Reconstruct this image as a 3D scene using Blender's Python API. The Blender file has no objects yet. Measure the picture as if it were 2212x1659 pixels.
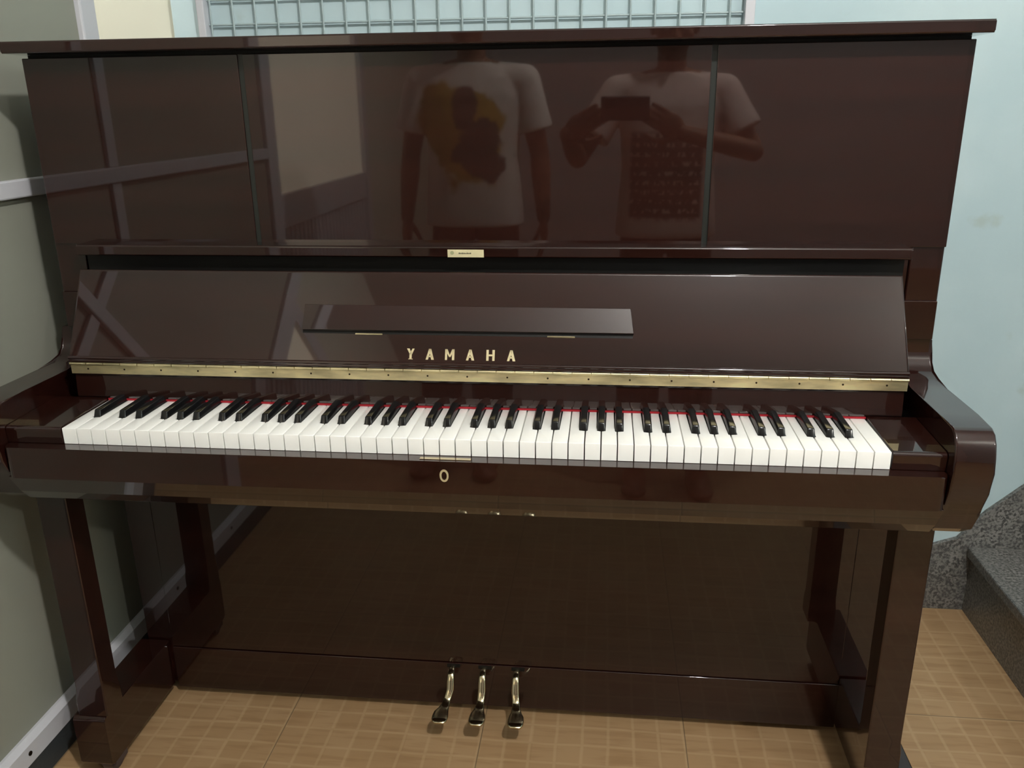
import bpy, bmesh, math, random
from mathutils import Vector, Matrix, Euler
R_ = math.radians
SC = bpy.context.scene
COL = SC.collection
random.seed(4)

# ------------------------------------------------------------------ helpers
def link(name, me, mat=None, parent=None):
    o = bpy.data.objects.new(name, me)
    COL.objects.link(o)
    if mat is not None:
        if isinstance(mat, (list, tuple)):
            for m in mat: me.materials.append(m)
        else:
            me.materials.append(mat)
    if parent is not None: o.parent = parent
    return o

def obj(name, bm, mat, parent=None, smooth=None):
    me = bpy.data.meshes.new(name)
    bmesh.ops.recalc_face_normals(bm, faces=bm.faces)
    bm.to_mesh(me); bm.free()
    if smooth is not None:
        me.polygons.foreach_set('use_smooth', [True]*len(me.polygons))
        me.set_sharp_from_angle(angle=R_(smooth))
    o = link(name, me, mat, parent)
    if smooth is not None and smooth <= 40:
        wn = o.modifiers.new('WeightedNormal', 'WEIGHTED_NORMAL'); wn.keep_sharp = True; wn.weight = 100; wn.mode = 'FACE_AREA'
    return o

def empty(name, loc=(0, 0, 0)):
    o = bpy.data.objects.new(name, None); COL.objects.link(o); o.location = loc
    o.empty_display_size = .1
    return o

def tag(o, label=None, cat=None, group=None, kind=None):
    if label: o['label'] = label
    if cat: o['category'] = cat
    if group: o['group'] = group
    if kind: o['kind'] = kind
    return o

def box(bm, x0, x1, y0, y1, z0, z1, bev=0, seg=2, mi=0):
    vs = [bm.verts.new((x, y, z)) for x in (x0, x1) for y in (y0, y1) for z in (z0, z1)]
    q = [(0,1,3,2),(4,6,7,5),(0,4,5,1),(2,3,7,6),(0,2,6,4),(1,5,7,3)]
    fs = [bm.faces.new([vs[i] for i in f]) for f in q]
    for f in fs: f.material_index = mi
    if bev:
        es = set(e for f in fs for e in f.edges)
        r = bmesh.ops.bevel(bm, geom=list(es), offset=bev, segments=seg, profile=.5, affect='EDGES')
    return bm

def nb(): return bmesh.new()

def prism_x(bm, pts, x0, x1, bev=0, seg=2):
    """closed polygon of (y, z) extruded along x"""
    a = [bm.verts.new((x0, y, z)) for y, z in pts]
    b = [bm.verts.new((x1, y, z)) for y, z in pts]
    n = len(pts); caps = []
    caps.append(bm.faces.new(a)); caps.append(bm.faces.new(b[::-1]))
    for i in range(n):
        bm.faces.new((a[i], b[i], b[(i+1) % n], a[(i+1) % n]))
    if bev:
        es = set(e for f in caps for e in f.edges)
        bmesh.ops.bevel(bm, geom=list(es), offset=bev, segments=seg, profile=.5, affect='EDGES')
    return bm

def prism_z(bm, pts, z0, z1, bev=0, seg=2, topbev=True):
    a = [bm.verts.new((x, y, z0)) for x, y in pts]
    b = [bm.verts.new((x, y, z1)) for x, y in pts]
    n = len(pts)
    bm.faces.new(a[::-1]); top = bm.faces.new(b)
    for i in range(n):
        bm.faces.new((a[i], a[(i+1) % n], b[(i+1) % n], b[i]))
    if bev:
        bmesh.ops.bevel(bm, geom=list(top.edges), offset=bev, segments=seg, profile=.5, affect='EDGES')
    return bm

def rounded(pts, rad, n=6):
    """round the corners of a 2-D polygon; rad = number or list per corner"""
    out = []; m = len(pts)
    for i in range(m):
        r = rad[i] if isinstance(rad, (list, tuple)) else rad
        p = Vector(pts[i]); a = Vector(pts[i-1]); b = Vector(pts[(i+1) % m])
        if r <= 0: out.append(tuple(p)); continue
        u = (a-p); v = (b-p); lu, lv = u.length, v.length; u.normalize(); v.normalize()
        ang = u.angle(v)
        if ang > 3.1: out.append(tuple(p)); continue
        d = min(r/math.tan(ang/2), lu*.49, lv*.49); rr = d*math.tan(ang/2)
        c = p + (u+v).normalized()*(rr/math.sin(ang/2))
        s = p+u*d-c; e = p+v*d-c
        a0 = math.atan2(s.y, s.x); a1 = math.atan2(e.y, e.x)
        da = (a1-a0+math.pi) % (2*math.pi)-math.pi
        for k in range(n+1):
            t = a0+da*k/n
            out.append((c.x+rr*math.cos(t), c.y+rr*math.sin(t)))
    return out

def cyl(bm, p0, p1, r0, r1=None, n=24, cap=True):
    r1 = r0 if r1 is None else r1
    p0, p1 = Vector(p0), Vector(p1); d = (p1-p0).normalized()
    a = d.orthogonal().normalized(); b = d.cross(a)
    A = [bm.verts.new(p0+(a*math.cos(t)+b*math.sin(t))*r0) for t in [2*math.pi*k/n for k in range(n)]]
    B = [bm.verts.new(p1+(a*math.cos(t)+b*math.sin(t))*r1) for t in [2*math.pi*k/n for k in range(n)]]
    for k in range(n): bm.faces.new((A[k], A[(k+1) % n], B[(k+1) % n], B[k]))
    if cap: bm.faces.new(A[::-1]); bm.faces.new(B)
    return bm

def ellipsoid(bm, c, r, rot=None, u=20, v=14):
    M = Matrix.Translation(Vector(c)) @ (rot.to_matrix().to_4x4() if rot else Matrix.Identity(4)) @ Matrix.Diagonal((r[0], r[1], r[2], 1))
    bmesh.ops.create_uvsphere(bm, u_segments=u, v_segments=v, radius=1, matrix=M)

def capsule(bm, p0, p1, r0, r1, n=16):
    p0, p1 = Vector(p0), Vector(p1)
    cyl(bm, p0, p1, r0, r1, n)
    ellipsoid(bm, p0, (r0,)*3, u=n, v=10); ellipsoid(bm, p1, (r1,)*3, u=n, v=10)

def chain(bm, pts, n=16):
    for (a, ra), (b, rb) in zip(pts, pts[1:]): capsule(bm, a, b, ra, rb, n)

def loft(bm, rings, n=32, cap=True, e=2.0):
    """rings: (cx, cy, z, rx, ry, tilt) -> closed tube of super-ellipses"""
    L = []
    for cx, cy, z, rx, ry in rings:
        row = []
        for k in range(n):
            t = 2*math.pi*k/n; c, s = math.cos(t), math.sin(t)
            x = math.copysign(abs(c)**(2/e), c)*rx; y = math.copysign(abs(s)**(2/e), s)*ry
            row.append(bm.verts.new((cx+x, cy+y, z)))
        L.append(row)
    for a, b in zip(L, L[1:]):
        for k in range(n): bm.faces.new((a[k], a[(k+1) % n], b[(k+1) % n], b[k]))
    if cap: bm.faces.new(L[0][::-1]); bm.faces.new(L[-1])

# ------------------------------------------------------------------ materials
def mat(name, col, rough=.5, metal=0, ior=1.5, bump=None, var=None, emit=None, estr=0, coat=0):
    m = bpy.data.materials.new(name); m.use_nodes = True
    nt = m.node_tree; b = nt.nodes['Principled BSDF']
    b.inputs['Base Color'].default_value = (*col, 1)
    b.inputs['Roughness'].default_value = rough
    b.inputs['Metallic'].default_value = metal
    b.inputs['IOR'].default_value = ior
    if coat:
        b.inputs['Coat Weight'].default_value = coat; b.inputs['Coat Roughness'].default_value = .03
    if emit:
        b.inputs['Emission Color'].default_value = (*emit, 1); b.inputs['Emission Strength'].default_value = estr
    tc = nt.nodes.new('ShaderNodeTexCoord')
    if var:   # (scale xyz, amount, detail)
        mp = nt.nodes.new('ShaderNodeMapping'); mp.inputs['Scale'].default_value = var[0]
        nz = nt.nodes.new('ShaderNodeTexNoise'); nz.inputs['Scale'].default_value = 1; nz.inputs['Detail'].default_value = var[2]
        rp = nt.nodes.new('ShaderNodeMapRange'); rp.inputs['From Min'].default_value = .3; rp.inputs['From Max'].default_value = .7
        rp.inputs['To Min'].default_value = 1-var[1]; rp.inputs['To Max'].default_value = 1+var[1]
        mx = nt.nodes.new('ShaderNodeVectorMath'); mx.operation = 'SCALE'; mx.inputs[0].default_value = col
        nt.links.new(tc.outputs['Object'], mp.inputs[0]); nt.links.new(mp.outputs[0], nz.inputs['Vector'])
        nt.links.new(nz.outputs['Fac'], rp.inputs['Value']); nt.links.new(rp.outputs[0], mx.inputs['Scale'])
        nt.links.new(mx.outputs[0], b.inputs['Base Color'])
    if bump:  # (scale, strength)
        nz = nt.nodes.new('ShaderNodeTexNoise'); nz.inputs['Scale'].default_value = bump[0]; nz.inputs['Detail'].default_value = 4
        bp = nt.nodes.new('ShaderNodeBump'); bp.inputs['Strength'].default_value = bump[1]; bp.inputs['Distance'].default_value = .01
        nt.links.new(tc.outputs['Object'], nz.inputs['Vector']); nt.links.new(nz.outputs['Fac'], bp.inputs['Height'])
        nt.links.new(bp.outputs[0], b.inputs['Normal'])
    return m

def mixrgb(nt, fac, a, b):
    n = nt.nodes.new('ShaderNodeMix'); n.data_type = 'RGBA'
    if hasattr(fac, 'is_linked') or isinstance(fac, bpy.types.NodeSocket): nt.links.new(fac, n.inputs[0])
    else: n.inputs[0].default_value = fac
    for v, i in ((a, 6), (b, 7)):
        if isinstance(v, bpy.types.NodeSocket): nt.links.new(v, n.inputs[i])
        else: n.inputs[i].default_value = (*v, 1)
    return n.outputs[2]

def mth(nt, op, a, b=None, c=None):
    n = nt.nodes.new('ShaderNodeMath'); n.operation = op
    for i, v in enumerate((a, b, c)):
        if v is None: continue
        if isinstance(v, bpy.types.NodeSocket): nt.links.new(v, n.inputs[i])
        else: n.inputs[i].default_value = v
    return n.outputs[0]

def sm(nt, v, a, b):
    n = nt.nodes.new('ShaderNodeMapRange'); n.interpolation_type = 'SMOOTHSTEP'
    nt.links.new(v, n.inputs['Value']); n.inputs['From Min'].default_value = a; n.inputs['From Max'].default_value = b
    return n.outputs[0]

LACQ = (.0150, .0038, .0025)
M_lacq = mat('mahogany_lacquer', LACQ, .27, ior=1.38, var=((1.5, 30, 30), .28, 5))
b_ = M_lacq.node_tree.nodes['Principled BSDF']; b_.inputs['Coat Weight'].default_value = 1; b_.inputs['Coat Roughness'].default_value = .03; b_.inputs['Coat IOR'].default_value = 1.54; b_.inputs['Specular IOR Level'].default_value = .22
M_lacqd = mat('mahogany_lacquer_edges', (.012, .0045, .003), .10, ior=1.5)
M_edge = mat('groove_green_black', (.009, .0115, .0095), .4)
M_black = mat('black_recess', (.004, .0035, .003), .5, ior=1.35)
M_wkey = mat('ivory_white_plastic', (.87, .865, .83), .14, var=((40, 3, 3), .015, 2))
M_bkey = mat('ebony_black_plastic', (.006, .006, .0065), .16)
M_brass = mat('aged_brass', (.80, .70, .42), .42, metal=1, var=((17, 70, 70), .30, 3))
M_brassp = mat('polished_brass', (.62, .54, .36), .13, metal=1)
M_gold = mat('gold_letter', (.58, .50, .30), .45, metal=.35)
M_screw = mat('dark_screw', (.05, .035, .02), .4, metal=1)
M_felt = mat('red_felt', (.30, .008, .016), .95)
M_sticker = mat('cream_sticker', (.60, .54, .33), .55, var=((40, 40, 60), .10, 3))
M_ink = mat('sticker_ink', (.10, .095, .06), .7)
M_inkg = mat('sticker_green', (.30, .31, .17), .7)
M_white = mat('white_painted_trim', (.54, .54, .57), .4, bump=(60, .05))
M_wire = mat('pale_wire', (.34, .42, .43), .4)
M_darkskirt = mat('dark_skirting', (.030, .036, .040), .55, bump=(50, .15))
M_wallL = mat('grey_green_partition', (.255, .258, .212), .6, var=((2.5, 2.5, 2.5), .05, 3))
M_pane = mat('cream_door_panel_glow', (.80, .74, .60), .5, emit=(1, .86, .66), estr=.62, var=((1.6, 1.6, 1.6), .06, 2))  # emission added so the pane mirrors brightly in the lacquer
M_cream = mat('cream_wall', (.56, .56, .47), .7, var=((2, 2, 2), .03, 3))
M_ceil = mat('ceiling_white', (.50, .50, .48), .9, var=((1.5, 1.5, 1.5), .03, 2))
M_shade = mat('dim_wall', (.42, .385, .385), .8, var=((1.5, 1.5, 1.5), .05, 3))
M_caster = mat('caster_metal', (.10, .08, .085), .35, metal=.6)

def blue_wall():
    m = mat('pale_blue_plaster', (.50, .64, .63), .62, bump=(22, .10)); nt = m.node_tree; b = nt.nodes['Principled BSDF']
    tc = nt.nodes.new('ShaderNodeTexCoord')
    n1 = nt.nodes.new('ShaderNodeTexNoise'); n1.inputs['Scale'].default_value = 3.2; n1.inputs['Detail'].default_value = 5
    n2 = nt.nodes.new('ShaderNodeTexNoise'); n2.inputs['Scale'].default_value = 9; n2.inputs['Detail'].default_value = 6
    for n in (n1, n2): nt.links.new(tc.outputs['Object'], n.inputs['Vector'])
    c = mixrgb(nt, sm(nt, n1.outputs['Fac'], .38, .66), (.445, .56, .585), (.395, .515, .545))
    # grimy stains: sparse brown-grey blotches
    c = mixrgb(nt, mth(nt, 'MULTIPLY', sm(nt, n2.outputs['Fac'], .66, .76), .45), c, (.33, .38, .32))
    nt.links.new(c, b.inputs['Base Color'])
    return m
M_blue = blue_wall()

def granite():
    m = mat('speckled_granite', (.12, .12, .11), .28); nt = m.node_tree; b = nt.nodes['Principled BSDF']
    tc = nt.nodes.new('ShaderNodeTexCoord')
    n1 = nt.nodes.new('ShaderNodeTexNoise'); n1.inputs['Scale'].default_value = 160; n1.inputs['Detail'].default_value = 3
    n2 = nt.nodes.new('ShaderNodeTexNoise'); n2.inputs['Scale'].default_value = 34; n2.inputs['Detail'].default_value = 3
    v = nt.nodes.new('ShaderNodeTexVoronoi'); v.inputs['Scale'].default_value = 230
    for n in (n1, n2, v): nt.links.new(tc.outputs['Object'], n.inputs['Vector'])
    c = mixrgb(nt, sm(nt, n1.outputs['Fac'], .38, .62), (.055, .055, .052), (.20, .195, .18))
    c = mixrgb(nt, mth(nt, 'MULTIPLY', sm(nt, n2.outputs['Fac'], .4, .6), .35), c, (.10, .10, .095))
    c = mixrgb(nt, mth(nt, 'MULTIPLY', sm(nt, v.outputs['Distance'], .30, .12), .35), c, (.33, .33, .30))
    nt.links.new(c, b.inputs['Base Color'])
    return m
M_gran = granite()

def floor_mat():
    m = mat('tan_mosaic_tile', (.35, .22, .11), .42, ior=1.45); nt = m.node_tree; b = nt.nodes['Principled BSDF']
    tc = nt.nodes.new('ShaderNodeTexCoord'); sp = nt.nodes.new('ShaderNodeSeparateXYZ')
    nt.links.new(tc.outputs['Object'], sp.inputs[0])
    def cell(v, off, size, w):          # distance to nearest line, 1 on the line
        f = mth(nt, 'FRACT', mth(nt, 'DIVIDE', mth(nt, 'ADD', v, off), size))
        d = mth(nt, 'MULTIPLY', mth(nt, 'SUBTRACT', .5, mth(nt, 'ABSOLUTE', mth(nt, 'SUBTRACT', f, .5))), size)
        return d
    nz = nt.nodes.new('ShaderNodeTexNoise'); nz.inputs['Scale'].default_value = 5; nz.inputs['Detail'].default_value = 2
    nt.links.new(tc.outputs['Object'], nz.inputs['Vector'])
    wob = mth(nt, 'MULTIPLY', mth(nt, 'SUBTRACT', nz.outputs['Fac'], .5), .012)
    X0, Y0 = .4-.3355+.0, .4-.338
    xw = mth(nt, 'ADD', sp.outputs[0], wob); yw = mth(nt, 'ADD', sp.outputs[1], wob)
    big = mth(nt, 'MINIMUM', cell(sp.outputs[0], 4+X0, .405, 0), cell(sp.outputs[1], 4+Y0, .405, 0))
    smx = cell(xw, 4+X0, .0506, 0); smy = cell(yw, 4+Y0, .0506, 0)
    # faint pale lines between the printed mosaic squares
    lx = sm(nt, smx, .0045, .0010); ly = sm(nt, smy, .0045, .0010)
    line = mth(nt, 'MAXIMUM', lx, ly)
    # per-square tone
    sn = nt.nodes.new('ShaderNodeVectorMath'); sn.operation = 'SNAP'; sn.inputs[1].default_value = (.0506, .0506, 1)
    sh = nt.nodes.new('ShaderNodeVectorMath'); sh.operation = 'ADD'; sh.inputs[1].default_value = (4.05-.3355+.345+.0, 4.05+.062-.05, 0)
    nt.links.new(tc.outputs['Object'], sh.inputs[0]); nt.links.new(sh.outputs[0], sn.inputs[0])
    wn = nt.nodes.new('ShaderNodeTexWhiteNoise'); nt.links.new(sn.outputs[0], wn.inputs['Vector'])
    st = nt.nodes.new('ShaderNodeTexNoise'); st.inputs['Scale'].default_value = 1
    mp = nt.nodes.new('ShaderNodeMapping'); mp.inputs['Scale'].default_value = (9, 70, 1)
    nt.links.new(tc.outputs['Object'], mp.inputs[0]); nt.links.new(mp.outputs[0], st.inputs['Vector'])
    c = mixrgb(nt, wn.outputs['Value'], (.320, .196, .096), (.365, .232, .120))
    c = mixrgb(nt, mth(nt, 'MULTIPLY', sm(nt, st.outputs['Fac'], .45, .68), .55), c, (.262, .150, .068))
    c = mixrgb(nt, mth(nt, 'MULTIPLY', line, .38), c, (.47, .33, .185))
    c = mixrgb(nt, mth(nt, 'MULTIPLY', sm(nt, big, .0016, .0006), .75), c, (.10, .065, .035))
    nt.links.new(c, b.inputs['Base Color'])
    return m
M_floor = floor_mat()

# ------------------------------------------------------------------ room
def struct(name, bm, m, smooth=None):
    o = obj(name, bm, m, smooth=smooth); o['kind'] = 'structure'; return o

YB = .81
b = nb(); box(b, -2.7, 2.8, -5.1, YB+.1, -.06, 0); struct('floor', b, M_floor)
b = nb(); box(b, -2.7, 2.8, -5.1, YB+.1, 2.8, 2.86); struct('ceiling', b, M_ceil)
b = nb(); box(b, -.755, 2.8, YB, YB+.1, 0, 2.8, bev=.006); struct('wall_back', b, M_blue)
b = nb(); box(b, -2.7, -.7555, YB+.03, YB+.1, 0, 2.8); struct('wall_back_left', b, M_cream)
b = nb(); box(b, 2.7, 2.8, -5.1, YB, 0, 2.8); struct('wall_right', b, M_blue)
b = nb(); box(b, -2.7, 2.7, -5.1, -5.0, 0, 2.8); struct('wall_rear', b, M_shade)
b = nb(); box(b, -2.7, -2.6, -5.0, YB+.03, 0, 2.8); struct('wall_far_left', b, M_cream)
# the left partition beside the piano (its board field)
XL = -.84
b = nb(); box(b, XL-.06, XL, -1.0, .585, 0, 2.8); struct('wall_left', b, M_wallL)
# where the partition ends: white corner post
b = nb(); box(b, XL-.075, XL+.012, .586, .64, 0, 2.8, bev=.004); struct('trim_1', b, M_white)
# raised white rails and battens screwed to the partition
b = nb(); box(b, XL, XL+.014, -.98, .585, 1.056, 1.088, bev=.003)
struct('trim_2', b, M_white)
b = nb(); box(b, XL, XL+.009, -.155, -.12, .10, 1.0555, bev=.002); box(b, XL, XL+.009, -.155, -.12, 1.0885, 2.78, bev=.002)
struct('trim_3', b, M_white)
b = nb(); box(b, XL-.07, XL+.014, -1.06, -.981, 0, 2.8, bev=.003)
struct('trim_4', b, M_white)
# white bottom rail and the dark skirting under it
b = nb(); prism_x(b, [(0, 0), (1, 0), (1, 1), (0, 1)], 0, 1); b.free()
b = nb()
pts = [(XL+.0005, .056), (XL+.017, .056), (XL+.017, .094), (XL+.006, .103), (XL+.0005, .103)]
A_ = [b.verts.new((x, -.98, z)) for x, z in pts]; B_ = [b.verts.new((x, .585, z)) for x, z in pts]
b.faces.new(A_); b.faces.new(B_[::-1])
for i in range(5): b.faces.new((A_[i], B_[i], B_[(i+1) % 5], A_[(i+1) % 5]))
struct('trim_5', b, M_white)
b = nb(); box(b, XL+.0005, XL+.014, -.98, .585, 0, .0555); struct('baseboard_left', b, M_darkskirt)
b = nb()
for y in (.036, -.28, -.62): cyl(b, (XL+.0165, y, .078), (XL+.0185, y, .078), .0045, n=16)
struct('trim_6', b, M_screw)
# recess wall behind the photographer on the left with a metal door in it
XD = -1.10
b = nb(); box(b, XD-.1, XD, -1.62, -1.06, 0, 2.8); box(b, XD, XL-.071, -1.10, -1.03, 0, 2.8)
struct('wall_recess', b, M_shade)
b = nb(); box(b, XD-.1, XD, -5.0, -3.06, 0, 2.8); struct('wall_recess_far', b, M_cream)
b = nb(); box(b, XD-.1, XD, -3.06, -1.62, 2.1, 2.8); struct('wall_recess_top', b, M_cream)
door = empty('door_1', (XD, -2.34, 0)); door['kind'] = 'structure'
b = nb()
box(b, -.05, .012, .655, .72, 0, 2.1, bev=.003); box(b, -.05, .012, -.72, -.655, 0, 2.1, bev=.003); box(b, -.05, .012, -.655, .655, 2.03, 2.1, bev=.003)
obj('door_frame', b, M_white, door)
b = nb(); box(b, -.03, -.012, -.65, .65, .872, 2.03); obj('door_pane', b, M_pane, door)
b = nb(); box(b, -.035, .004, -.654, .654, .735, .871, bev=.003); obj('door_rail', b, M_white, door)
b = nb(); box(b, -.03, -.018, -.654, .654, .02, .734)
k = -.64
while k < .64:
    box(b, -.018, -.008, k, k+.03, .03, .73, bev=.003); k += .052
obj('ridged_panel', b, M_white, door)

# granite skirting with the stair stringer rising to the right
b = nb()
pts = [(-.75, 0), (2.1, 0), (2.1, 1.13), (1.209, .345), (1.128, .268), (1.073, .196), (1.02, .176), (-.75, .172)]
a = [b.verts.new((x, YB-.012, z)) for x, z in pts]; c = [b.verts.new((x, YB-.0005, z)) for x, z in pts]
b.faces.new(a); b.faces.new(c[::-1])
for i in range(len(pts)): b.faces.new((a[i], c[i], c[(i+1) % len(pts)], a[(i+1) % len(pts)]))
struct('baseboard_back', b, M_gran)

st = tag(empty('staircase', (1.11, .4, 0)), 'speckled dark granite staircase climbing along the blue wall right of the piano', 'staircase')
for i in range(4):
    b = nb()
    x0 = .215*i
    box(b, x0-(.006 if i else 0), x0+.215+.0, -.62, YB-.4-.0125, .175*i+.0005, .175*i+.149, mi=0)
    obj('riser_block', b, M_gran, st)
    b = nb()
    box(b, x0-.012, x0+.2145 if i < 3 else x0+.23, -.63, YB-.4-.0125, .175*i+.1495, .175*(i+1), bev=.004)
    obj('tread', b, M_gran, st)

# wire grid panel hanging on the blue wall above the piano
gp = tag(empty('wire_grid_panel', (-.09, YB-.012, 1.1)), 'wire mesh grid panel in a white frame on the blue wall above the piano', 'grid panel')
b = nb()
for x0, x1 in ((-.6815+.09, -.6645+.09), (.4835+.09, .5035+.09)): box(b, x0, x1, -.018, .0115, 0, 1.2, bev=.002)
box(b, -.5735+.0, .5735, -.018, .0115, 0, .02, bev=.002); box(b, -.5735, .5735, -.018, .0115, 1.18, 1.2, bev=.002)
obj('grid_frame', b, M_white, gp)
b = nb()
x = -.6560+.09
while x < .48+.09:
    cyl(b, (x, -.004, .02), (x, -.004, 1.18), .0021, n=8); x += .0505
z = .029
while z < 1.18:
    cyl(b, (-.573, .0005, z), (.573, .0005, z), .0024, n=8); z += .0498
obj('wire_mesh', b, M_wire, gp, smooth=60)

# ------------------------------------------------------------------ the piano
P = tag(empty('upright_piano', (0, .3, 0)), 'glossy dark mahogany upright piano with its fallboard open over the keys', 'piano')
PO = Vector((0, .3, 0))
def part(name, bm, m, parent=P, smooth=None):
    for v in bm.verts: v.co -= PO
    return obj(name, bm, m, parent, smooth)
def sub(name, bm, m, parent, smooth=None):
    for v in bm.verts: v.co -= PO
    return obj(name, bm, m, parent, smooth)

W = .735
# lid
b = nb(); prism_x(b, rounded([(.209, 1.2895), (.209, 1.3075), (.635, 1.3075), (.635, 1.2895)], .0028, 5), -.7445, .7445, bev=.0015)
part('lid', b, M_lacq, smooth=35)
# side panels with the arms
upper = [(.62, .03), (.32, .03), (.32, .60), (.2480, .60), (.2480, 1.2838), (.62, 1.2838)]
arm = [(.315, .603), (.040, .603)]
arm += [(.0115, .622), (.001, .652), (-.0105, .668), (-.0205, .690), (-.0232, .722), (-.0220, .744), (-.0165, .762), (-.008, .774), (.003, .7795),
        (.053, .7805), (.168, .7800), (.205, .7815), (.228, .787), (.242, .799), (.2480, .815), (.2500, .836), (.315, .836)]
for s in (-1, 1):
    b = nb(); prism_x(b, upper, *( (.685, W) if s > 0 else (-W-.004, -.685)), bev=.0025, seg=3)
    part('side_panel', b, M_lacq, smooth=32)
    b = nb(); prism_x(b, arm, *( (.6845, W+.003) if s > 0 else (-.7560, -.7035)), bev=.0032, seg=3)
    part('arm', b, M_lacq, smooth=32)
    # protruding lower cheek edge beside the fallboard
    b = nb(); prism_x(b, rounded([(.2420, .838), (.2475, .838), (.2475, .9), (.2432, .9)], .001, 3), *( (.664, W-.001) if s > 0 else (-W-.003, -.664)), bev=.001)
    part('side_edge_strip', b, M_lacq, smooth=40)
    b = nb(); box(b, *((.660, .6845) if s > 0 else (-.7034, -.660)), .2525, .29, .76, .985)
    part('inner_cheek', b, M_lacq)
# upper panel: three fields with two dark joints
GX = .3675
b = nb()
for x0, x1 in ((-W, -GX-.0042), (-GX+.0042, GX-.0042), (GX+.0042, W)):
    box(b, x0, x1, .2435, .2475, .985, 1.2838, bev=.0012)
up = part('upper_panel', b, M_lacq, smooth=35)
for x in (-GX, GX):
    b = nb(); box(b, x-.0042, x+.0042, .2460, .2476, .985, 1.2835); sub('panel_joint', b, M_edge, up)
b = nb(); box(b, -.683, .683, .249, .61, .99, 1.2835); part('case_core', b, M_black)
b = nb(); box(b, -.732, .732, .256, .612, 1.2840, 1.2893); part('lid_gap_filler', b, M_black)  # black filler box that keeps the shadow line under the lid dark
b = nb(); box(b, -.683, .683, .35, .61, .03, .98); part('case_back', b, M_black)
# music ledge
b = nb(); prism_x(b, rounded([(.2085, .9706), (.2085, .9885), (.2435, .9890), (.2435, .9706)], [.0026, .0035, 0, 0], 5), -.676, .676, bev=.004, seg=4)
le = part('music_ledge', b, M_lacq, smooth=35)
b = nb(); box(b, -.0400, .0187, .2078, .2084, .9712, .9836, bev=.0002); stk = sub('sticker', b, M_sticker, le)
tag(stk, 'cream adhesive sticker with small dark print')
b = nb()
for i, h in enumerate((1, .8, 1, .9, .7, 1, .8, 1)):
    box(b, -.0218+.0026*i, -.0218+.0026*i+.0019, .20745, .2079, .9769-.0002*h, .9769+.0020*h)
sub('sticker_print', b, M_ink, stk)
b = nb(); cyl(b, (-.0325, .2079, .9785), (-.0325, .20745, .9785), .0030, n=20); sub('sticker_badge', b, M_inkg, stk)
b = nb(); box(b, -.672, .672, .232, .2515, .85, .970); part('recess_board', b, M_black)
# fallboard
T = Vector((0, .1789, .9534)); Bm = Vector((0, .1174, .8095)); dv = (Bm-T).normalized(); LEN = (Bm-T).length
nv = Vector((0, -dv.z, dv.y))
if nv.y > 0: nv = -nv        # front facing normal
def fb(x, s, h): return Vector((x, 0, 0))+T+dv*s+nv*h
def fbprism(bm, outline, h0, h1, bev=0, seg=2):
    a = [bm.verts.new(fb(x, s, h0)) for x, s in outline]; c = [bm.verts.new(fb(x, s, h1)) for x, s in outline]
    n = len(outline); bm.faces.new(a); t = bm.faces.new(c[::-1])
    for i in range(n): bm.faces.new((a[i], c[i], c[(i+1) % n], a[(i+1) % n]))
    if bev: bmesh.ops.bevel(bm, geom=list(t.edges), offset=bev, segments=seg, profile=.5, affect='EDGES')
b = nb(); fbprism(b, [(-.655, 0), (.655, 0), (.6635, LEN-.001), (-.6635, LEN-.001)], -.017, 0, bev=.0038, seg=5)
fbd = part('fallboard', b, M_lacq, smooth=40)
b = nb(); cyl(b, fb(-.6625, LEN-.0085, -.0006), fb(.6625, LEN-.0085, -.0006), .0030, n=24); sub('lower_bead', b, M_lacq, fbd, smooth=60)
# desk flap (wedge) with its two hinges
b = nb()
fl = [(-.2650, .0548, .0008), (.2525, .0558, .0008), (.2578, .0955, .0065), (-.2665, .0962, .0065)]
a = [b.verts.new(fb(x, s, .0001)) for x, s, h in fl]; c = [b.verts.new(fb(x, s, h)) for x, s, h in fl]
b.faces.new(a); t = b.faces.new(c[::-1])
for i in range(4): b.faces.new((a[i], c[i], c[(i+1) % 4], a[(i+1) % 4]))
bmesh.ops.bevel(b, geom=[e for e in t.edges], offset=.0007, segments=3, profile=.5, affect='EDGES')
flap = sub('desk_flap', b, M_lacq, fbd, smooth=40)
b = nb(); fbprism(b, [(-.2665, .0964), (.2575, .0960), (.2560, .1022), (-.2665, .1012)], .0001, .0003); sub('flap_shadow_strip', b, M_black, fbd)  # thin black strip drawn as the shade below the flap edge
for x0, x1 in ((-.1801, -.1356), (.1250, .1680)):
    b = nb(); fbprism(b, [(x0, .1000), (x1, .1002), (x1, .1030), (x0, .1028)], .0003, .0022, bev=.0006); sub('flap_hinge', b, M_brassp, fbd, smooth=40)
# inlaid lettering
def glyph(ch):   # strokes in a unit box (w .72, h 1), as quads
    if ch == 'Y': return [[(0, 1), (.24, 1), (.47, .52), (.25, .52)], [(.72, 1), (.52, 1), (.27, .5), (.47, .42)], [(.25, .55), (.47, .55), (.47, 0), (.25, 0)], [(.16, .06), (.56, .06), (.56, 0), (.16, 0)]]
    if ch == 'A': return [[(.29, 1), (.50, 1), (.22, 0), (.0, 0)], [(.27, 1), (.50, 1), (.78, 0), (.53, 0)], [(.16, .38), (.6, .38), (.6, .24), (.16, .24)]]
    if ch == 'M': return [[(0, 1), (.2, 1), (.2, 0), (0, 0)], [(.66, 1), (.88, 1), (.88, 0), (.66, 0)], [(.0, 1), (.22, 1), (.52, .28), (.38, .28)], [(.66, 1), (.88, 1), (.52, .28), (.38, .28)]]
    if ch == 'H': return [[(0, 1), (.22, 1), (.22, 0), (0, 0)], [(.56, 1), (.78, 1), (.78, 0), (.56, 0)], [(.2, .58), (.6, .58), (.6, .42), (.2, .42)]]
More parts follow.
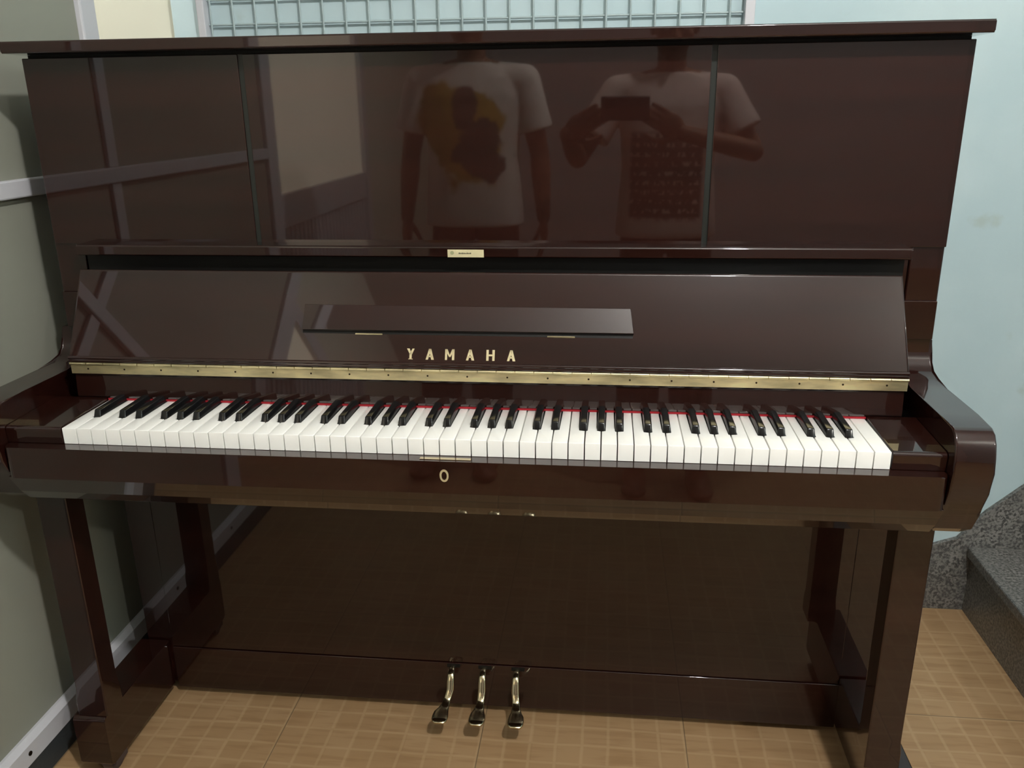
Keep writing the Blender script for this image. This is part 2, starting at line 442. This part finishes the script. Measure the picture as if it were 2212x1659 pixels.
xs = {0: -.0955, 1: -.0652, 2: -.0345, 3: -.0012, 4: .0308, 5: .0633}
for i, ch in enumerate('YAMAHA'):
    b = nb(); h = .0172
    for q in glyph(ch):
        fbprism(b, [(xs[i]+px*h*.98, .1406-pz*h) for px, pz in q], .0001, .0005)
    sub('letter', b, M_gold, fbd)
# long brass piano hinge
hg0 = Vector((0, .1174, .8095))
b = nb(); box(b, -.6640, .6640, .1245, .1262, .7885, .8062, bev=.0004)
hin = part('continuous_hinge', b, M_brass)
b = nb(); x = -.664; k = 0
while x < .662:
    w = .0296
    cyl(b, (x+.0004, .1236, .8062), (min(x+w-.0006, .664), .1236, .8062), .0030 if k % 2 else .0028, n=12); x += w; k += 1
sub('hinge_knuckle', b, M_brass, hin, smooth=50)
x = -.634
while x < .65:
    b = nb(); cyl(b, (x, .1240, .7972), (x, .1246, .7972), .0015, n=12); x += .0634; sub('hinge_screw', b, M_screw, hin)
# key rail behind the keys + red felt
b = nb(); prism_x(b, rounded([(.1300, .7448), (.1265, .7490), (.1300, .7850), (.1245, .7884), (.1262, .812), (.155, .812), (.155, .7448)], [.0006, .003, .001, .0008, 0, 0, 0], 4), -.662, .662)
part('key_rail', b, M_lacq, smooth=35)
b = nb(); box(b, -.6115, .6115, .1300, .1350, .7412, .7446); part('felt_strip', b, M_felt)

# white keys
KW = .0235; X0 = -26*KW; ZT = .741
octp = {0: 'C', 1: 'D', 2: 'E', 3: 'F', 4: 'G', 5: 'A', 6: 'B'}
def wname(i): return octp[(i+5) % 7]
off = {'C': -.0020, 'D': .0020, 'F': -.0030, 'G': 0, 'A': .0030}
blk = []
for i in range(51):
    nme = wname(i)
    if nme in off: blk.append((i, X0+(i+1)*KW+off[nme]))
bx = {i: x for i, x in blk}
BW = .0134
G = .00085
for i in range(52):
    xl, xr = X0+i*KW+G, X0+(i+1)*KW-G
    nl, nr = xl, xr
    if i-1 in bx: nl = bx[i-1]+BW/2+.0006
    if i in bx: nr = bx[i]-BW/2-.0006
    ys = .0490; ye = .146
    pts = [(xl, 0), (xr, 0), (xr, ys)]
    if nr < xr: pts += [(nr, ys)]
    pts += [(nr, ye), (nl, ye)]
    if nl > xl: pts += [(nl, ys)]
    pts += [(xl, ys)]
    q = []
    for p in pts:
        if not q or (abs(p[0]-q[-1][0])+abs(p[1]-q[-1][1])) > 1e-6: q.append(p)
    b = nb()
    dz = -.0005 if i in (9, 30, 44) else 0
    prism_z(b, q, .7154, ZT+dz, bev=.0009, seg=2)
    part('white_key', b, M_wkey, smooth=50)
for i, xc in blk:
    b = nb()
    w0, w1 = .0127/2, .0098/2
    z0, z1 = .7350, .7528
    lo = [(xc-w0, .0500), (xc+w0, .0500), (xc+w0, .146), (xc-w0, .146)]
    hi = [(xc-w1, .0560), (xc+w1, .0560), (xc+w1, .146), (xc-w1, .146)]
    A1 = [b.verts.new((x, y, z0)) for x, y in lo]; A2 = [b.verts.new((x, y, z1-(.001 if y < .1 else 0))) for x, y in hi]
    b.faces.new(A1[::-1]); t = b.faces.new(A2)
    for k in range(4): b.faces.new((A1[k], A1[(k+1) % 4], A2[(k+1) % 4], A2[k]))
    es = [e for e in t.edges if not all(v.co.y > .14 for v in e.verts)]+[e for e in b.edges if all(v.co.y < .08 for v in e.verts) and abs(e.verts[0].co.z-e.verts[1].co.z) > .01]
    bmesh.ops.bevel(b, geom=es, offset=.0016, segments=3, profile=.5, affect='EDGES')
    part('black_key', b, M_bkey, smooth=50)
# end blocks
for s in (-1, 1):
    x0, x1 = (.6122, .6840) if s > 0 else (-.7030, -.6122)
    b = nb(); prism_x(b, rounded([(-.0005, .7156), (-.0015, .7415), (.1290, .7460), (.1290, .7156)], [0, .006, 0, 0], 6), x0, x1, bev=.0012)
    part('key_block', b, M_lacq, smooth=35)
# key slip
b = nb()
q = rounded([(-.7000, .010), (-.7000, -.0215), (.6835, -.0215), (.6835, .010)], [0, .012, .012, 0], 6)
prism_z(b, q, .664, .7148, bev=.0022, seg=4)
slip = part('key_slip', b, M_lacq, smooth=35)
b = nb(); box(b, -.0503, .0249, -.0160, -.0082, .7151, .7156, bev=.0001); sub('lock_strike', b, M_brassp, slip)
b = nb()
ring = [(math.cos(t)*.0066, math.sin(t)*.0093+(.0012 if math.sin(t) > 0 else 0)) for t in [2*math.pi*k/32 for k in range(32)]]
inn = [(x*.58, z*.66) for x, z in ring]
cx, cz = -.0137, .6920
o1 = [b.verts.new((cx+x, -.0206, cz+z)) for x, z in ring]; o2 = [b.verts.new((cx+x, -.0216, cz+z)) for x, z in ring]
i2 = [b.verts.new((cx+x, -.0216, cz+z)) for x, z in inn]; i1 = [b.verts.new((cx+x, -.0206, cz+z)) for x, z in inn]
for k in range(32):
    j = (k+1) % 32
    b.faces.new((o1[k], o1[j], o2[j], o2[k])); b.faces.new((o2[k], o2[j], i2[j], i2[k])); b.faces.new((i2[k], i2[j], i1[j], i1[k]))
esc = sub('keyhole_plate', b, M_gold, slip, smooth=40)
b = nb(); cyl(b, (cx, -.0206, cz+.002), (cx, -.0209, cz+.002), .0019, n=16); box(b, cx-.0009, cx+.0009, -.0209, -.0206, cz-.005, cz+.002)
sub('keyhole', b, M_black, slip)
# key bed: slopes away below the slip
b = nb(); prism_x(b, rounded([(-.0165, .6635), (.004, .630), (.022, .6095), (.31, .6095), (.31, .700), (.012, .700), (.012, .6635)], [.001, .004, .006, 0, 0, 0, 0], 5), -.7030, .6840)
part('key_bed', b, M_lacq, smooth=35)
b = nb(); box(b, -.6835, .6835, .012, .25, .7005, .7150); part('key_frame', b, M_black)
# lower panel and bottom rail
b = nb(); box(b, -.6845, .6845, .318, .338, .1195, .6090, bev=.0012); part('lower_panel', b, M_lacq)
b = nb(); box(b, -.6845, .6845, .316, .338, .0180, .1182, bev=.0016, seg=3); part('bottom_rail', b, M_lacq, smooth=40)
# legs, toe blocks, casters
for s in (-1, 1):
    lx = (-.7425, -.6885) if s < 0 else (.6645, .7180)
    tx = (-.7530, -.6900) if s < 0 else (.6830, .7440)
    b = nb()
    rings = [(.603, 0, 0), (.190, 0, 0), (.168, .0035, .0035), (.1355, .0035, .0035)]
    L = []
    for z, e, f in rings:
        L.append([b.verts.new(p) for p in ((lx[0]-e*.4, .082-e, z), (lx[1]+e*.4, .082-e, z), (lx[1]+e*.4, .128+e, z), (lx[0]-e*.4, .128+e, z))])
    for a, c in zip(L, L[1:]):
        for k in range(4): b.faces.new((a[k], a[(k+1) % 4], c[(k+1) % 4], c[k]))
    b.faces.new(L[0]); b.faces.new(L[-1][::-1])
    bmesh.ops.bevel(b, geom=[e for e in b.edges if abs(e.verts[0].co.z-e.verts[1].co.z) > .01], offset=.0022, segments=3, profile=.5, affect='EDGES')
    part('leg', b, M_lacq, smooth=30)
    b = nb(); prism_x(b, rounded([(.072, .028), (.072, .1345), (.3155, .1345), (.3155, .028)], [.006, .008, 0, 0], 5), *tx, bev=.002)
    part('toe_block', b, M_lacq, smooth=35)
    cxx = (tx[0]+tx[1])/2+(.014 if s < 0 else 0)
    b = nb(); cyl(b, (cxx-.010, .102, .0225), (cxx+.010, .102, .0225), .0222, n=28)
    box(b, cxx-.016, cxx-.0115, .085, .122, .015, .0277); box(b, cxx+.0115, cxx+.016, .085, .122, .015, .0277)
    part('caster', b, M_caster, smooth=40)
    b = nb(); cyl(b, (s*.60-.012, .50, .0205), (s*.60+.012, .50, .0205), .0203, n=28); box(b, s*.60-.02, s*.60+.02, .48, .52, .024, .0298)
    part('caster', b, M_caster, smooth=40)

# pedals
def pedal(x0, x1, dz=0):
    b = nb()
    # stations: (x, y, z, half width, thickness)
    S = [(x0, .324, .1075, .0055, .007), (x0, .306, .1100, .0060, .007), (x0, .296, .1060, .0068, .007), (x0, .289, .0950, .0074, .0065),
         (x0, .2835, .0800, .0078, .006), (x0+(x1-x0)*.3, .2760, .0670, .0076, .006), (x0+(x1-x0)*.55, .2650, .0590, .0080, .006),
         (x0+(x1-x0)*.8, .2530, .0560, .0110, .0065), (x1, .2430, .0555, .0148, .007), (x1, .2320, .0555, .0162, .0075), (x1, .2230, .0550, .0160, .008),
         (x1, .2170, .0540, .0142, .008), (x1, .2140, .0525, .0110, .006)]
    # local frame from neighbours
    L = []
    for i, (x, y, z, w, t) in enumerate(S):
        a = Vector(S[max(i-1, 0)][1:3]); c = Vector(S[min(i+1, len(S)-1)][1:3]); d = (c-a).normalized(); n = Vector((d.y, -d.x))  # up-ish normal
        if n.y < 0 and abs(n.y) > .3: n = -n
        if n.x > 0 and abs(n.x) > .8: n = -n
        row = []
        for k in range(12):
            an = 2*math.pi*k/12; cx_ = math.copysign(abs(math.cos(an))**.55, math.cos(an)); sx_ = math.copysign(abs(math.sin(an))**.7, math.sin(an))
            row.append(b.verts.new((x+cx_*w, y+n.x*sx_*t/2, z+n.y*sx_*t/2+dz)))
        L.append(row)
    for a, c in zip(L, L[1:]):
        for k in range(12): b.faces.new((a[k], a[(k+1) % 12], c[(k+1) % 12], c[k]))
    b.faces.new(L[0]); b.faces.new(L[-1][::-1])
    o = part('pedal', b, M_brassp, smooth=60)
    b = nb(); box(b, x0-.011, x0+.016, .3145, .3159, .1085, .1165, bev=.0004); sub('pedal_slot', b, M_black, o)
for x0, x1 in ((-.0815, -.0935), (-.0170, -.0200), (.0510, .0570)): pedal(x0, x1)

# ------------------------------------------------------------------ camera
cam = bpy.data.cameras.new('camera'); co = bpy.data.objects.new('camera', cam); COL.objects.link(co); SC.camera = co
CX, CY, CZ, PIT, YAW, ROL, F = .2118, -1.1243, 1.2001, .3178, .1125, -.0134, 1822.24
f = Vector((-math.sin(YAW)*math.cos(PIT), math.cos(YAW)*math.cos(PIT), -math.sin(PIT)))
r = Vector((math.cos(YAW), math.sin(YAW), 0)); u = r.cross(f)
r2 = r*math.cos(ROL)+u*math.sin(ROL); u2 = -r*math.sin(ROL)+u*math.cos(ROL)
M = Matrix((r2, u2, -f)).transposed().to_4x4(); M.translation = Vector((CX, CY, CZ)); co.matrix_world = M
cam.sensor_fit = 'HORIZONTAL'; cam.sensor_width = 36; cam.lens = F/2212*36; cam.clip_start = .02; cam.clip_end = 50

# ------------------------------------------------------------------ phone and the two people (behind the camera, mirrored in the lacquer)
M_skin = mat('brown_skin', (.20, .085, .045), .5, ior=1.4)
M_hair = mat('black_hair', (.008, .007, .006), .5)
M_dark = mat('dark_shorts', (.03, .018, .016), .85, bump=(120, .2))
M_jean = mat('brown_trousers', (.05, .03, .022), .85, bump=(120, .2))
M_eye = mat('eye', (.5, .48, .44), .2)
M_phone = mat('phone_body', (.02, .02, .022), .2)
M_lens = mat('phone_lens', (.003, .003, .004), .05)

ph = empty('smartphone', (0, 0, 0)); tag(ph, 'black smartphone held sideways in the hands of the person in the printed tee', 'phone')
ph.matrix_world = M @ Matrix.Translation((.048, -.020, .030))
b = nb(); box(b, -.075, .075, -.0375, .0375, -.004, .004, bev=.003, seg=3); obj('phone_body', b, M_phone, ph, smooth=40)
b = nb(); box(b, -.062, -.030, .004, .032, -.0055, -.0041, bev=.0005); obj('lens_bump', b, M_lens, ph)

def shirt_mat(kind):
    m = mat('shirt_'+kind, (.6, .55, .5), .85, bump=(14, .5)); nt = m.node_tree; bs = nt.nodes['Principled BSDF']
    tc = nt.nodes.new('ShaderNodeTexCoord'); sp = nt.nodes.new('ShaderNodeSeparateXYZ'); nt.links.new(tc.outputs['Object'], sp.inputs[0])
    x, y, z = sp.outputs
    front = sm(nt, y, .0, .03)
    if kind == 'blot':
        n1 = nt.nodes.new('ShaderNodeTexNoise'); n1.inputs['Scale'].default_value = 7; n1.inputs['Detail'].default_value = 3
        n2 = nt.nodes.new('ShaderNodeTexNoise'); n2.inputs['Scale'].default_value = 9; n2.inputs['Detail'].default_value = 4
        mp = nt.nodes.new('ShaderNodeMapping'); mp.inputs['Location'].default_value = (3, 1, 2)
        nt.links.new(tc.outputs['Object'], n1.inputs['Vector']); nt.links.new(tc.outputs['Object'], mp.inputs[0]); nt.links.new(mp.outputs[0], n2.inputs['Vector'])
        def blob(cx_, cz_, rx, rz, noise, k):
            dx = mth(nt, 'DIVIDE', mth(nt, 'SUBTRACT', x, cx_), rx); dz = mth(nt, 'DIVIDE', mth(nt, 'SUBTRACT', z, cz_), rz)
            d = mth(nt, 'ADD', mth(nt, 'MULTIPLY', dx, dx), mth(nt, 'MULTIPLY', dz, dz))
            d = mth(nt, 'ADD', d, mth(nt, 'MULTIPLY', mth(nt, 'SUBTRACT', noise, .5), k))
            return mth(nt, 'MULTIPLY', sm(nt, d, 1.15, .75), front)
        c = mixrgb(nt, blob(-.03, 1.11, .15, .17, n1.outputs['Fac'], 3.5), (.66, .60, .54), (.42, .27, .03))
        c = mixrgb(nt, blob(-.02, 1.20, .05, .09, n2.outputs['Fac'], 3.0), c, (.05, .04, .03))
        c = mixrgb(nt, blob(.05, 1.05, .10, .11, n2.outputs['Fac'], 3.5), c, (.06, .055, .045))
    else:
        # printed block: dark rectangle with rows of pale scribbled lettering
        w = nt.nodes.new('ShaderNodeTexNoise'); w.inputs['Scale'].default_value = 1; w.inputs['Detail'].default_value = 2
        mp = nt.nodes.new('ShaderNodeMapping'); mp.inputs['Scale'].default_value = (75, 1, 36)
        nt.links.new(tc.outputs['Object'], mp.inputs[0]); nt.links.new(mp.outputs[0], w.inputs['Vector'])
        row = mth(nt, 'FRACT', mth(nt, 'DIVIDE', z, .033))
        rows = mth(nt, 'MULTIPLY', sm(nt, row, .25, .35), sm(nt, row, .85, .7))
        txt = mth(nt, 'MULTIPLY', rows, sm(nt, w.outputs['Fac'], .50, .56))
        inb = mth(nt, 'MULTIPLY', sm(nt, mth(nt, 'ABSOLUTE', mth(nt, 'ADD', x, .01)), .135, .12), mth(nt, 'MULTIPLY', sm(nt, z, .83, .86), sm(nt, z, 1.16, 1.14)))
        inb = mth(nt, 'MULTIPLY', inb, front)
        inner = mixrgb(nt, txt, (.10, .05, .035), (.55, .44, .38))
        c = mixrgb(nt, inb, (.60, .47, .42), inner)
    nt.links.new(c, bs.inputs['Base Color'])
    return m

def hand(bm, wrist, fdir, ndir, s=1, curl=.5):
    """palm + five separate fingers; fdir = finger direction, ndir = palm normal (curl direction), s = thumb side sign"""
    wrist = Vector(wrist); fd = Vector(fdir).normalized(); nd = Vector(ndir); nd = (nd-fd*nd.dot(fd)).normalized(); sd = fd.cross(nd)*s
    pc = wrist+fd*.048
    rot = Matrix((sd, nd, fd)).transposed().to_quaternion()
    ellipsoid(bm, pc, (.041, .016, .050), rot)
    lens = (.070, .078, .073, .057)
    for k in range(4):
        p = wrist+fd*(.086-.004*abs(k-1))+sd*(.029-.0195*k)
        d = fd.copy(); a = 0; L = lens[k]
        pts = [(p, .0088)]
        for j, fr in enumerate((.45, .30, .25)):
            a += curl*(.55 if j == 0 else .8)
            d = fd*math.cos(a)+nd*math.sin(a)
            p = p+d*L*fr; pts.append((p.copy(), .0084-.0008*j))
        chain(bm, pts, 12)
    t0 = wrist+fd*.022+sd*.028; t1 = t0+(fd*.6+sd*.75+nd*.25).normalized()*.036; t2 = t1+(fd*.9+sd*.25+nd*.45).normalized()*.030; t3 = t2+(fd*.95+nd*.5).normalized()*.024
    chain(bm, [(t0, .0135), (t1, .0108), (t2, .0096), (t3, .0086)], 12)

def head(bm, c, tilt):
    """c = centre of the skull, face towards +y, tilted down by tilt"""
    Rm = Matrix.Translation(Vector(c)) @ Matrix.Rotation(-tilt, 4, 'X')
    def E(p, r, rx=0): 
        q = Rm @ Vector(p); ellipsoid(bm, q, r, Euler((-tilt+rx, 0, 0)))
    E((0, -.010, .018), (.076, .094, .094)); E((0, .020, -.030), (.062, .070, .078)); E((0, .050, -.082), (.034, .034, .026))
    E((0, .094, -.022), (.012, .016, .020), .3); E((0, .090, -.010), (.008, .010, .028), .2); E((.012, .088, -.030), (.008, .009, .007)); E((-.012, .088, -.030), (.008, .009, .007))
    E((0, .078, -.058), (.024, .012, .006)); E((0, .077, -.067), (.021, .012, .006))
    E((.032, .070, .022), (.022, .012, .007)); E((-.032, .070, .022), (.022, .012, .007))
    for s in (-1, 1): E((s*.076, -.004, -.006), (.009, .020, .032)); E((s*.040, .055, -.022), (.022, .020, .018))
    return Rm

def person(name, label, loc, shirt, trouser, arms, tilt, scale=1.0, build=1.0):
    """rest height 1.62 m, feet on z = 0, facing +y, local coordinates"""
    root = tag(empty(name, loc), label, 'person'); root.scale = (scale,)*3
    H = 0
    b = nb()
    hc = (0, .012, 1.505)
    Rm = head(b, hc, tilt)
    chain(b, [((0, -.004, 1.29), .060), ((0, .0, 1.36), .052), ((0, .004, 1.43), .052)])
    # trunk
    for c, r in (((0, -.005, 1.215), (.150*build, .085, .105)), ((0, .0, 1.08), (.135*build, .088, .13)), ((0, .002, .95), (.130*build, .085, .10)), ((0, -.004, .86), (.150*build, .095, .10))):
        ellipsoid(b, c, r)
    for s in (-1, 1):
        ellipsoid(b, (s*.150, -.005, 1.285), (.055, .050, .048))
        chain(b, [((s*.03, -.005, 1.325), .048), ((s*.155, -.005, 1.295), .048)])
        # legs
        chain(b, [((s*.082, -.004, .84), .086), ((s*.092, .004, .64), .072), ((s*.095, .008, .45), .054), ((s*.098, -.012, .34), .053), ((s*.100, -.006, .20), .040), ((s*.102, .0, .085), .034)])
        ellipsoid(b, (s*.106, .045, .034), (.040, .105, .033)); ellipsoid(b, (s*.110, .115, .022), (.042, .042, .021)); ellipsoid(b, (s*.103, -.035, .034), (.032, .036, .034))
    for s, (sh, el, wr, fd, nd, cu) in zip((-1, 1), arms):
        mid = Vector(el)+(Vector(wr)-Vector(el))*.3
        chain(b, [(sh, .046), (Vector(sh).lerp(Vector(el), .5), .041), (el, .036), (mid, .037), (wr, .025)])
        hand(b, wr, fd, nd, -s, cu)
    o = obj('body', b, M_skin, root)
    rm = o.modifiers.new('Remesh', 'REMESH'); rm.mode = 'VOXEL'; rm.voxel_size = .0050; rm.use_smooth_shade = True
    sm_ = o.modifiers.new('Smooth', 'SMOOTH'); sm_.factor = .5; sm_.iterations = 3
    # eyes
    for s in (-1, 1):
        b = nb(); ellipsoid(b, Rm @ Vector((s*.032, .077, .004)), (.012, .009, .0065), Euler((-tilt, 0, 0))); obj('eye', b, M_eye, root, smooth=60)
    # hair cap
    b = nb(); ellipsoid(b, Rm @ Vector((0, -.020, .034)), (.083, .100, .098), Euler((-tilt, 0, 0)), 32, 20)
    ellipsoid(b, Rm @ Vector((0, .020, .085)), (.068, .070, .040), Euler((-tilt, 0, 0)), 24, 14)
    ho = obj('hair', b, M_hair, root, smooth=60)
    # trousers
    b = nb()
    loft(b, [(0, -.002, .80, .160*build, .102), (0, -.002, .88, .160*build, .104), (0, 0, .96, .150*build, .100)])
    for s in (-1, 1):
        n = 10; pts = [((s*.078, -.003, .86), .084), ((s*.092, .004, .64), .080), ((s*.097, .005, .45), .072), ((s*.100, -.006, .25), .062), ((s*.102, -.002, .11), .058)]
        chain(b, pts, 20)
    t = obj('trousers', b, trouser, root)
    rm = t.modifiers.new('Remesh', 'REMESH'); rm.mode = 'VOXEL'; rm.voxel_size = .008; rm.use_smooth_shade = True
    # shirt: torso tube with two short sleeves and a neck band
    b = nb()
    loft(b, [(0, 0, .775, .186*build, .124), (0, 0, .80, .186*build, .124), (0, 0, .90, .178*build, .118), (0, 0, 1.02, .168*build, .114), (0, 0, 1.15, .176*build, .114),
             (0, -.002, 1.24, .186*build, .104), (0, -.004, 1.295, .185*build, .085), (0, -.004, 1.335, .135, .070), (0, -.002, 1.352, .082, .064)], 36, e=2.3)
    for s, (sh, el, wr, fd, nd, cu) in zip((-1, 1), arms):
        sh = Vector(sh); el = Vector(el); e = sh.lerp(el, .66)
        chain(b, [(Vector((s*.10, -.004, 1.30)), .056), (sh, .062), (sh.lerp(e, .6), .065)], 20)
        cyl(b, sh.lerp(e, .5), e, .064, .070, 24)
    t = obj('shirt', b, shirt, root)
    rm = t.modifiers.new('Remesh', 'REMESH'); rm.mode = 'VOXEL'; rm.voxel_size = .007; rm.use_smooth_shade = True
    sm_ = t.modifiers.new('Smooth', 'SMOOTH'); sm_.factor = .5; sm_.iterations = 4
    return root

# left person, arms hanging
down = []
for s in (-1, 1):
    down.append(((s*.190, -.005, 1.285), (s*.245, -.025, 1.03), (s*.262, .015, .80), (s*.02, .12, -1), (-s*1, .15, 0), .30))
person('person', 'person in a white tee with yellow and black print, arms hanging down',
       (-.285, -1.62, 0), shirt_mat('blot'), M_dark, down, .05)
# photographer: local coordinates relative to (.43, -1.52, 0)
PL = Vector((.425, -1.53, 0))
pc = M @ Vector((.048, -.020, .030))                      # centre of the phone
S2 = .965
lw = (pc-PL+Vector((-.183, -.067, -.076)))/S2; rw = (pc-PL+Vector((.183, -.049, -.076)))/S2
arms2 = [((-.190, -.005, 1.285), (-.330, .060, 1.06), tuple(lw), (.80, .36, .48), (.35, -.9, .1), .18),
         ((.190, -.005, 1.285), (.300, .040, 1.08), tuple(rw), (-.80, .22, .48), (-.35, -.9, .1), .18)]
person('person', 'person in a pale tee with printed rows, raising both hands to a phone',
       tuple(PL), shirt_mat('rows'), M_jean, arms2, .28, scale=S2)

# ------------------------------------------------------------------ lamps
def bulb(name, label, loc, strength, col, rad=.035):
    root = tag(empty(name, loc), label, 'ceiling lamp')
    b = nb(); ellipsoid(b, (0, 0, 0), (rad, rad, rad*1.15), None, 32, 20)
    e = mat(name+'_glow', (.9, .9, .9), .5, emit=col, estr=strength); obj('bulb', b, e, root, smooth=60)
    top = 2.8-loc[2]
    b = nb(); cyl(b, (0, 0, rad*1.1), (0, 0, rad*1.1+.05), .018, .022, 20); cyl(b, (0, 0, rad*1.1+.05), (0, 0, top-.02), .003, n=8); cyl(b, (0, 0, top-.02), (0, 0, top-.0005), .045, n=24)
    obj('lamp_holder', b, M_white, root, smooth=50)
    return root
bulb('pendant_lamp', 'bare white bulb hanging over the photographer, glinting on the fallboard edges', (.72, -1.20, 2.48), 990, (1, .985, .955), .045)
bulb('pendant_lamp', 'unseen fill bulb added near the right wall further back in the room', (2.3, -2.5, 2.40), 430, (1, .96, .88), .045)  # added fill light, set where the fallboard does not mirror it
bulb('pendant_lamp', 'bare bulb lighting the space behind the left partition', (-1.7, .1, 2.3), 400, (1, .97, .90), .045)

w = bpy.data.worlds.new('world'); SC.world = w; w.use_nodes = True
w.node_tree.nodes['Background'].inputs[0].default_value = (.6, .65, .7, 1); w.node_tree.nodes['Background'].inputs[1].default_value = .05
SC.view_settings.view_transform = 'Standard'; SC.view_settings.look = 'None'; SC.view_settings.gamma = 1
SC.view_settings.use_curve_mapping = False
SC.view_settings.exposure = 0.68
